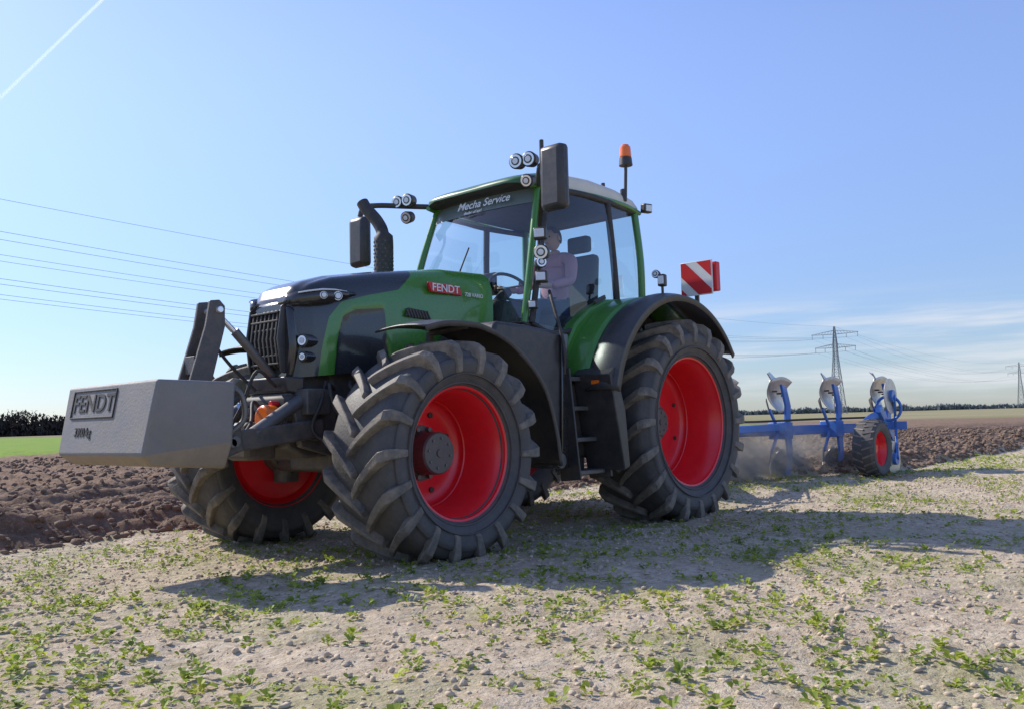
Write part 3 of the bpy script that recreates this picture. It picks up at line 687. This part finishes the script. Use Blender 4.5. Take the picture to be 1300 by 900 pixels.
cyl("coupling_bar",(4.10,-.5,.86),(4.10,.5,.86),.035,m_steel,W)
tube("weight_rear_bracket",[(4.17,.52,1.2),(4.10,.56,1.15),(4.08,.56,1.0),(4.17,.52,.9)],.018,m_steel,W)

# ------------------------------------------------------------ plough
PL=empty("plough")
FZp=.70
bar("main_beam",(-2.9,-1.25,FZp),(-7.05,.63,FZp),.14,.14,m_blue,PL,.015)
bar("swing_beam",(-1.75,0,FZp+.02),(-3.2,-1.08,FZp+.02),.16,.16,m_blue,PL,.015)
bar("side_beam",(-1.9,.12,FZp+.05),(-4.9,-.20,FZp+.05),.10,.10,m_blue,PL,.01)
bar("headstock",(-1.6,0,.45),(-1.6,0,1.35),.28,.18,m_blue,PL,.02,up=(0,1,0))
bar("headstock_cross",(-1.5,-.48,.60),(-1.5,.48,.60),.12,.12,m_blue,PL,.01)
bar("stabiliser_link",(-2.0,.1,.95),(-3.9,-.3,.80),.06,.08,m_blue,PL)
text("beam_text","JUWEL 8",.10,(-3.9,-.245,.75),(rad(90),0,rad(174)),m_white,PL,.002)
def mould(bx,by,up,nm="mouldboard"):
    sg=1 if up else -1;V=[];F=[];nu,nv=16,10
    for i in range(nu+1):
        u=i/nu
        for j in range(nv+1):
            v=j/nv
            x=bx+.40-.86*u-.22*v*(1-u)
            tw=u**1.6
            y=by+.10-.24*tw*(.3+.7*v)-.11*math.sin(math.pi*v)*(1-u*.5)
            zz=.72-.46*v*(1-.42*u)-.05*u*u+.07*math.sin(2.5*u)*(1-v)-.07*v*math.sin(3*u)
            V.append((x,y,FZp+sg*zz))
    for i in range(nu):
        for j in range(nv):F.append((i*(nv+1)+j,i*(nv+1)+j+1,(i+1)*(nv+1)+j+1,(i+1)*(nv+1)+j))
    o=mk(nm,V,F,m_silver,PL,smooth=60);s=o.modifiers.new("s","SOLIDIFY");s.thickness=.012
    mk("share",[(bx+.58,by+.14,FZp+sg*.80),(bx+.42,by+.125,FZp+sg*.70),(bx-.10,by-.06,FZp+sg*.75),(bx-.06,by-.14,FZp+sg*.85)],[(0,1,2,3)],m_silver,PL).modifiers.new("s","SOLIDIFY").thickness=.014
    multi("plough_bolts",[((bx+.2-.14*q,by+.10,FZp+sg*(.56-.03*q)),(bx+.2-.14*q,by+.03,FZp+sg*(.56-.03*q)),.014) for q in range(3)],m_cast,PL,n=6)
for i,(bx,by) in enumerate(bodies):
    for up in(True,False):
        sg=1 if up else -1
        prism("plough_leg",[(bx+.06,FZp),(bx-.09,FZp),(bx-.13,FZp+sg*.35),(bx-.02,FZp+sg*.62),(bx+.14,FZp+sg*.66),(bx+.02,FZp+sg*.35)],by+.11,by+.15,m_blue,PL,.008)
        mould(bx,by,up)
        sx=bx+.42;bar("skimmer_stem",(bx+.15,by+.05,FZp+sg*.05),(sx,by+.08,FZp+sg*.30),.03,.05,m_blue,PL)
        mk("skimmer",[(sx+.12,by+.10,FZp+sg*.46),(sx-.02,by+.08,FZp+sg*.26),(sx-.20,by-.02,FZp+sg*.26),(sx-.16,by-.04,FZp+sg*.42)],[(0,1,2,3)],m_cast,PL).modifiers.new("s","SOLIDIFY").thickness=.01
    box("leg_clamp",(bx-.14,bx+.12),(by-.10,by+.16),(FZp-.12,FZp+.12),m_blue,PL,.012)
for sg in(1,-1):
    cyl("disc_coulter",(-6.50,.86,FZp+sg*.46),(-6.50,.875,FZp+sg*.46),.26,m_silver,PL,n=40,bevel=.003)
    cyl("disc_hub",(-6.50,.83,FZp+sg*.46),(-6.50,.92,FZp+sg*.46),.09,m_blue,PL);bar("disc_arm",(-6.80,.82,FZp),(-6.50,.92,FZp+sg*.46),.04,.08,m_blue,PL)
E=empty("depth_wheel");E.parent=PL;wc=(-5.62,.88,.42)
wr=.41;prof=[(.07,.23),(.125,.24),(.155,.30),(.15,.355),(.11,.395),(0,wr)];prof=prof+[(-a_,b_) for a_,b_ in prof[-2::-1]]
lathe("depth_tyre",prof,wc,m_tyre,E,n=48)
V=[];F=[]
for i in range(22):
    for sg in(1,-1):
        t=2*math.pi*(i+(.5 if sg<0 else 0))/22;o=len(V)
        for w,l in((0,0),(.145,.05)):
            for r_,k_ in((wr-.03,-.016),(wr+.012-(.03 if w else 0),-.012),(wr+.012-(.03 if w else 0),.012),(wr-.03,.016)):
                th=t+(l+k_)/wr;V.append((wc[0]+r_*math.cos(th),wc[1]+sg*w,wc[2]+r_*math.sin(th)))
        F+=[(o,o+1,o+5,o+4),(o+1,o+2,o+6,o+5),(o+2,o+3,o+7,o+6),(o,o+1,o+2,o+3),(o+4,o+5,o+6,o+7)]
mk("depth_tyre_lugs",V,F,m_lug,E)
lathe("depth_rim",[(.12,.242),(.09,.22),(.03,.20),(.02,.08),(.06,.06),(.06,.001)],wc,m_red,E,n=40);lathe("depth_rim_back",[(-.12,.242),(-.09,.22),(-.03,.20),(-.02,.0)],wc,m_red,E,n=40)
tube("wheel_arm",[(-5.62,.68,.42),(-5.9,.68,.75),(-6.5,.66,.88),(-6.95,.66,.74)],.055,m_blue,PL,k=4)
cyl("wheel_axle",(-5.62,.64,.42),(-5.62,.90,.42),.04,m_blue,PL)
bar("wheel_strut",(-6.4,.72,.98),(-7.0,.68,.55),.08,.14,m_blue,PL);bar("rear_crossarm",(-6.8,.3,.72),(-7.0,.92,.72),.10,.12,m_blue,PL)
ring("wheel_turn_hoop",(-6.65,.78,.98),.18,.022,rad(90),m_blue,PL)
tube("hydraulic_hose",[(-2,.1,1.1),(-3,-.2,1.0),(-4,-.4,.85),(-5.5,.1,.85),(-6.8,.6,.85)],.015,m_blackm,PL)
# dust raised by the bodies
def dust(name,c,r,dens):
    bm=bmesh.new();bmesh.ops.create_icosphere(bm,subdivisions=3,radius=1);me=bpy.data.meshes.new(name);bm.to_mesh(me);bm.free()
    o=bpy.data.objects.new(name,me);COL.objects.link(o);o.location=c;o.scale=r
    m=bpy.data.materials.new("airborne_dust");m.use_nodes=True;nt=m.node_tree;nt.nodes.clear();L=nt.links.new
    out=nd(nt,"ShaderNodeOutputMaterial");v=nd(nt,"ShaderNodeVolumePrincipled");v.inputs["Color"].default_value=(.92,.80,.64,1)
    tc=nd(nt,"ShaderNodeTexCoord");ln=nd(nt,"ShaderNodeVectorMath",operation='LENGTH');L(tc.outputs["Object"],ln.inputs[0])
    f=nd(nt,"ShaderNodeMapRange",interpolation_type='SMOOTHSTEP');f.inputs[1].default_value=1.;f.inputs[2].default_value=.2;f.inputs[3].default_value=0;f.inputs[4].default_value=1;L(ln.outputs["Value"],f.inputs[0])
    g=nd(nt,"ShaderNodeNewGeometry");n=nd(nt,"ShaderNodeTexNoise");n.inputs["Scale"].default_value=2.5;n.inputs["Detail"].default_value=3;L(g.outputs["Position"],n.inputs["Vector"])
    f2=nd(nt,"ShaderNodeMapRange");f2.inputs[1].default_value=.40;f2.inputs[2].default_value=.65;f2.inputs[3].default_value=.0;f2.inputs[4].default_value=dens;L(n.outputs[0],f2.inputs[0])
    ml=nd(nt,"ShaderNodeMath",operation='MULTIPLY');L(f.outputs[0],ml.inputs[0]);L(f2.outputs[0],ml.inputs[1]);L(ml.outputs[0],v.inputs["Density"]);L(v.outputs[0],out.inputs["Volume"])
    me.materials.append(m)
dust("dust_cloud",(-4.7,-.40,.38),(2.6,1.2,.55),2.6)

# ------------------------------------------------------------ driver
def skin(name,verts,edges,radii,mat,parent,root=0,sub=2):
    me=bpy.data.meshes.new(name);me.from_pydata(verts,edges,[]);ob=bpy.data.objects.new(name,me);COL.objects.link(ob)
    me.materials.append(mat)
    s=ob.modifiers.new("skin","SKIN");s.use_smooth_shade=True
    for i,r in enumerate(radii):
        d=me.skin_vertices[0].data[i];d.radius=(r,r) if not isinstance(r,tuple) else r;d.use_root=(i==root)
    b=ob.modifiers.new("sub","SUBSURF");b.levels=sub;b.render_levels=sub;ob.parent=parent;return ob
D=empty("driver")
dx,dy=.30,.0
skin("torso_and_arms",[(dx,dy,2.0),(dx-.02,dy,2.2),(dx-.05,dy,2.42),(dx-.06,dy,2.52),(dx-.05,dy+.20,2.49),(dx+.06,dy+.27,2.26),(dx+.30,dy+.22,2.20),(dx-.05,dy-.20,2.49),(dx+.06,dy-.27,2.26),(dx+.30,dy-.22,2.20)],
 [(0,1),(1,2),(2,3),(3,4),(4,5),(5,6),(3,7),(7,8),(8,9)],[(.17,.13),(.17,.12),(.18,.12),(.10,.09),.075,.055,.045,.075,.055,.045],m_shirt,D)
skin("legs",[(dx,dy,2.0),(dx+.05,dy+.10,2.0),(dx+.46,dy+.15,2.02),(dx+.56,dy+.15,1.6),(dx+.05,dy-.10,2.0),(dx+.46,dy-.15,2.02),(dx+.56,dy-.15,1.6)],[(0,1),(1,2),(2,3),(0,4),(4,5),(5,6)],[.12,.10,.07,.05,.10,.07,.05],m_jean,D)
for s in(1,-1):
    box("shoe",(dx+.50,dx+.78),(dy+s*.15-.05,dy+s*.15+.05),(1.44,1.55),m_blackm,D,.03)
    h0=Vector((dx+.30,dy+s*.22,2.20));h1=Vector((dx+.52,dy+s*.19,2.19));h2=Vector((dx+.60,dy+s*.185,2.19))
    skin("forearm_hand",[h0,h1,h2],[(0,1),(1,2)],[.038,.028,.036],m_skin,D)
    for k_ in range(4):
        b=h2+Vector((.03,s*(-.03+.02*k_),.01));skin("finger",[b,b+Vector((.045-.004*k_,0,.008)),b+Vector((.06,0,-.022)),b+Vector((.04,0,-.04))],[(0,1),(1,2),(2,3)],[.010,.009,.009,.007],m_skin,D,sub=1)
    skin("thumb",[h2+Vector((-.01,-s*.03,0)),h2+Vector((.02,-s*.05,-.015)),h2+Vector((.045,-s*.045,-.025))],[(0,1),(1,2)],[.011,.010,.008],m_skin,D,sub=1)
skin("neck",[(dx-.06,dy,2.50),(dx-.04,dy,2.62)],[(0,1)],[.06,.055],m_skin,D)
bm=bmesh.new();bmesh.ops.create_uvsphere(bm,u_segments=32,v_segments=24,radius=1)
for v in bm.verts:
    x,y,z=v.co;w=.078*(1-.18*max(0,-z));X_=.095*x;
    if x>0: X_=.092*x+ .028*math.exp(-((y/.22)**2+((z+.12)/.20)**2)) -.008*math.exp(-(((abs(y)-.38)/.16)**2+((z-.05)/.13)**2)) +.006*math.exp(-((y/.35)**2+((z+.5)/.10)**2))
    v.co=(X_+dx-.01,y*w+dy,z*.118+2.72)
mh=bpy.data.meshes.new("head");bm.to_mesh(mh);bm.free();mh.materials.append(m_skin);mh.shade_smooth();o=bpy.data.objects.new("head",mh);COL.objects.link(o);o.parent=D
bm=bmesh.new();bmesh.ops.create_uvsphere(bm,u_segments=28,v_segments=20,radius=1)
bmesh.ops.delete(bm,geom=[v for v in bm.verts if (v.co.z<.25 and v.co.x>.15) or v.co.z<-.35 or (v.co.x>.72 and v.co.z<.55)],context='VERTS')
for v in bm.verts: v.co=(v.co.x*.103+dx-.015,v.co.y*.086+dy,v.co.z*.128+2.722)
mh=bpy.data.meshes.new("hair");bm.to_mesh(mh);bm.free();mh.materials.append(m_hair);mh.shade_smooth();o=bpy.data.objects.new("hair",mh);COL.objects.link(o);o.parent=D
for s in(1,-1):
    cyl("eye",(dx+.070,dy+s*.030,2.728),(dx+.077,dy+s*.030,2.728),.009,m_blackm,D,n=12,bevel=.002)
    cyl("ear",(dx-.01,dy+s*.072,2.72),(dx-.015,dy+s*.088,2.722),.028,m_skin,D,n=14,bevel=.006)
bar("mouth",(dx+.078,dy-.022,2.665),(dx+.078,dy+.022,2.665),.01,.006,m_redlogo,D,.002)

# ------------------------------------------------------------ pylons, wires
def pylon(x0,y0,H=45,phi=0.):
    V=[];F=[];c,s=math.cos(phi),math.sin(phi)
    def R(p):return (x0+p[0]*c-p[1]*s,y0+p[0]*s+p[1]*c,p[2])
    def add(a,b,w=.16):
        v,f=barv(R(a),R(b),w,w,len(V));V.extend(v);F.extend(f)
    hwz=lambda z:np.interp(z,[0,30,36,45],[3.3,1.0,.9,.25])
    lv=[0,6,11,15.5,19.5,23,26,28.5,31,33.5,36,38.5,41,43,45];P4=[(1,1),(1,-1),(-1,-1),(-1,1)]
    for i in range(len(lv)-1):
        a,b=lv[i],lv[i+1];wa,wb=hwz(a),hwz(b)
        for k in range(4):
            p,q=P4[k],P4[(k+1)%4]
            add((p[0]*wa,p[1]*wa,a),(p[0]*wb,p[1]*wb,b),.30);add((p[0]*wa,p[1]*wa,a),(q[0]*wb,q[1]*wb,b),.14);add((q[0]*wa,q[1]*wa,a),(p[0]*wb,p[1]*wb,b),.14);add((p[0]*wb,p[1]*wb,b),(q[0]*wb,q[1]*wb,b),.12)
    for za,L in((41,12),(34,10.5)):
        for s_ in(1,-1):
            w=hwz(za)
            for d in(1,-1):
                add((d*w,s_*w,za),(0,s_*L,za+.3),.2);add((d*w,s_*w,za+2),(0,s_*L,za+.5),.16)
            for t in np.linspace(.15,.85,6):
                y=s_*(w+(L-w)*t);add((w*(1-t),y,za+.2),(-w*(1-t),y,za+.2),.1);add((0,y,za+.2),(0,s_*(w+(L-w)*(t-.1)),za+2*(1-t)+.3),.12)
            for yy in(L-.3,L*.5):
                add((0,s_*yy,za+.2),(0,s_*yy,za-2.0),.18)
    o=mk("electricity_pylon",V,F,m_pylon);return o
PP=[(78,-147),(-450,-176),(-981,-205),(-1512,-234)]
for a_ in PP: pylon(*a_,phi=.055)
atts=[(11.7,39.1),(6,39.1),(-6,39.1),(-11.7,39.1),(10.2,32.1),(5.2,32.1),(-5.2,32.1),(-10.2,32.1),(0,45)]
V=[];F=[]
for (xa,ya),(xb,yb_) in zip([(600,-118)]+PP[:-1],PP):
    for oy,z in atts:
        pts=[];N=40
        for i in range(N+1):
            t=i/N;sag=10.5 if z<44 else 7.5;pts.append(Vector((xa+(xb-xa)*t,ya+(yb_-ya)*t+oy,z-4*sag*t*(1-t))))
        o=len(V);r=.032
        for p in pts:
            for k_ in range(4): V.append(p+Vector((0,r*math.cos(k_*math.pi/2),r*math.sin(k_*math.pi/2))))
        for i in range(N):
            for k_ in range(4):F.append((o+i*4+k_,o+i*4+(k_+1)%4,o+(i+1)*4+(k_+1)%4,o+(i+1)*4+k_))
mk("power_lines",V,F,m_wire)

# ------------------------------------------------------------ distant trees
def treeband(name,segs,mat):
    V=[];F=[]
    for (xa,ya),(xb,yb_),h,dens,sz,low in segs:
        L=math.hypot(xb-xa,yb_-ya);n=int(L*dens)
        for i in range(n):
            t=random.random();x=xa+(xb-xa)*t;y=ya+(yb_-ya)*t
            hh=h*(.62+.55*float(vn(np.array([x/13.]),np.array([y/13.]),3)[0])+.45*float(vn(np.array([x/4.]),np.array([y/4.]),5)[0]))
            z=hh*random.random()**low;s=random.uniform(.12,.45)*sz*(1.5-.9*min(1,z/h))
            c=Vector((x+random.gauss(0,3),y+random.gauss(0,3),z))
            a_=Vector((random.gauss(0,1),random.gauss(0,1),random.gauss(0,.5))).normalized()*s;b_=Vector((random.gauss(0,.4),random.gauss(0,.4),random.gauss(0,1))).normalized()*s*1.5
            o=len(V);V+=[c+a_*.6,c+b_,c-a_*.6,c-b_];F.append((o,o+1,o+2,o+3))
    me=bpy.data.meshes.new(name);me.from_pydata(V,[],F);me.materials.append(mat);o=bpy.data.objects.new(name,me);COL.objects.link(o)
m_tree=M("winter_trees",(.060,.052,.046),1.,var=.4,ns=.15)
m_tree.node_tree.nodes["Principled BSDF"].inputs["Specular IOR Level"].default_value=0.
treeband("distant_trees",[((-20,-290),(-260,-330),9.0,170,1.6,1.3),((-260,-330),(-330,-345),6,80,1.6,1.3)],m_tree)
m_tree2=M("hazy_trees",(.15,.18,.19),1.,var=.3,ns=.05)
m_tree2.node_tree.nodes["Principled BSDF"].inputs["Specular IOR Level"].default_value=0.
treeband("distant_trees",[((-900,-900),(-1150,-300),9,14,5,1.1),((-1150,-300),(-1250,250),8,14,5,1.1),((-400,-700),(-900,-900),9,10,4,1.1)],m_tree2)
# ------------------------------------------------------------ contrail
V=[];F=[];N=60
a0=Vector((-2900,-9500,3000));a1=Vector((-2500,-4000,3000))
for i in range(N+1):
    t=i/N;p=a0.lerp(a1,t)
    r=14+2.*math.sin(t*9)
    for k_ in range(12):
        V.append(p+Vector((math.cos(k_*math.pi/6)*r,0,math.sin(k_*math.pi/6)*r)))
for i in range(N):
    for k_ in range(12):F.append((i*12+k_,i*12+(k_+1)%12,(i+1)*12+(k_+1)%12,(i+1)*12+k_))
mc=bpy.data.materials.new("contrail_ice");mc.use_nodes=True;nt=mc.node_tree;nt.nodes.clear();L=nt.links.new
o=nd(nt,"ShaderNodeOutputMaterial");t1=nd(nt,"ShaderNodeBsdfTransparent");d1=nd(nt,"ShaderNodeBsdfDiffuse");d1.inputs[0].default_value=(1,1,1,1);d2=nd(nt,"ShaderNodeBsdfTranslucent");d2.inputs[0].default_value=(1,1,1,1)
a1_=nd(nt,"ShaderNodeAddShader");L(d1.outputs[0],a1_.inputs[0]);L(d2.outputs[0],a1_.inputs[1])
lw=nd(nt,"ShaderNodeLayerWeight");lw.inputs[0].default_value=.5
mrn=nd(nt,"ShaderNodeMapRange");mrn.inputs[1].default_value=0;mrn.inputs[2].default_value=1;mrn.inputs[3].default_value=.34;mrn.inputs[4].default_value=.0;L(lw.outputs["Facing"],mrn.inputs[0])
a2_=nd(nt,"ShaderNodeMixShader");L(mrn.outputs[0],a2_.inputs[0]);L(t1.outputs[0],a2_.inputs[1]);L(a1_.outputs[0],a2_.inputs[2]);L(a2_.outputs[0],o.inputs[0])
mk("contrail",V,F,mc,smooth=80)

# ------------------------------------------------------------ light / world
sundir=Vector((.22,-1.20,1.0)).normalized()
el=math.asin(sundir.z)
sl=bpy.data.lights.new("sun","SUN");sl.energy=5.0;sl.angle=rad(.55);sl.color=(1,.94,.84)
so=bpy.data.objects.new("sun",sl);COL.objects.link(so);so.rotation_euler=sundir.to_track_quat('Z','Y').to_euler()
w=bpy.data.worlds.new("World");sc.world=w;w.use_nodes=True;nt=w.node_tree;nt.nodes.clear();L=nt.links.new
o=nd(nt,"ShaderNodeOutputWorld");bg=nd(nt,"ShaderNodeBackground");bg.inputs[1].default_value=.15
sk=nd(nt,"ShaderNodeTexSky");sk.sky_type='NISHITA';sk.sun_disc=False;sk.sun_elevation=el;sk.sun_rotation=math.atan2(sundir.x,sundir.y);sk.altitude=0;sk.air_density=1.0;sk.dust_density=.3;sk.ozone_density=3.0
tc=nd(nt,"ShaderNodeTexCoord");sep=nd(nt,"ShaderNodeSeparateXYZ");L(tc.outputs["Generated"],sep.inputs[0])
def mr(x,a,b,c=0,d=1):
    n=nd(nt,"ShaderNodeMapRange",interpolation_type='SMOOTHSTEP');n.inputs[1].default_value=a;n.inputs[2].default_value=b;n.inputs[3].default_value=c;n.inputs[4].default_value=d;L(x,n.inputs[0]);return n.outputs[0]
def mul(a,b):
    n=nd(nt,"ShaderNodeMath",operation='MULTIPLY');L(a,n.inputs[0])
    if isinstance(b,float): n.inputs[1].default_value=b
    else: L(b,n.inputs[1])
    return n.outputs[0]
tm=nd(nt,"ShaderNodeMix",data_type='RGBA');tm.inputs[6].default_value=(.60,.67,.86,1);tm.inputs[7].default_value=(1.45,1.32,1.50,1);L(mr(sep.outputs[2],-.02,.42),tm.inputs[0])
tint=nd(nt,"ShaderNodeMix",data_type='RGBA',blend_type='MULTIPLY');tint.inputs[0].default_value=1.;L(tm.outputs[2],tint.inputs[7]);L(sk.outputs[0],tint.inputs[6])
mp=nd(nt,"ShaderNodeMapping");mp.inputs["Scale"].default_value=(1.3,1.3,16);L(tc.outputs["Generated"],mp.inputs[0])
nz=nd(nt,"ShaderNodeTexNoise");nz.inputs["Scale"].default_value=2.2;nz.inputs["Detail"].default_value=6;nz.inputs["Roughness"].default_value=.55;L(mp.outputs[0],nz.inputs["Vector"])
cl=mul(mul(mr(nz.outputs[0],.38,.60),mr(sep.outputs[2],.085,.135,1,0)),mr(sep.outputs[2],.0,.03))
dt=nd(nt,"ShaderNodeVectorMath",operation='DOT_PRODUCT');L(tc.outputs["Generated"],dt.inputs[0]);dt.inputs[1].default_value=(-.98,-.2,0)
cl=mul(cl,mr(dt.outputs["Value"],.80,.96))
mx=nd(nt,"ShaderNodeMix",data_type='RGBA');L(mul(cl,.7),mx.inputs[0]);L(tint.outputs[2],mx.inputs[6]);mx.inputs[7].default_value=(5.4,5.6,6.0,1)
L(mx.outputs[2],bg.inputs[0]);L(bg.outputs[0],o.inputs[0])
# ------------------------------------------------------------ camera
C=np.array([7.1213,5.4879,.9430]);yaw,pit,roll,f_=.8450,.0736,-.0264,1134.6
fv=np.array([-math.sin(yaw)*math.cos(pit),-math.cos(yaw)*math.cos(pit),math.sin(pit)]);r0=np.array([-math.cos(yaw),math.sin(yaw),0]);u0=np.cross(r0,fv)
c_,s_=math.cos(roll),math.sin(roll);rv=c_*r0+s_*u0;uv=-s_*r0+c_*u0
cd=bpy.data.cameras.new("camera");cd.sensor_width=36;cd.lens=36*f_/1300;cd.clip_start=.05;cd.clip_end=30000
co_=bpy.data.objects.new("camera",cd);COL.objects.link(co_)
Mx=Matrix(((rv[0],uv[0],-fv[0],C[0]),(rv[1],uv[1],-fv[1],C[1]),(rv[2],uv[2],-fv[2],C[2]),(0,0,0,1)));co_.matrix_world=Mx
sc.camera=co_
sc.view_settings.view_transform='Standard';sc.view_settings.look='None';sc.view_settings.exposure=0
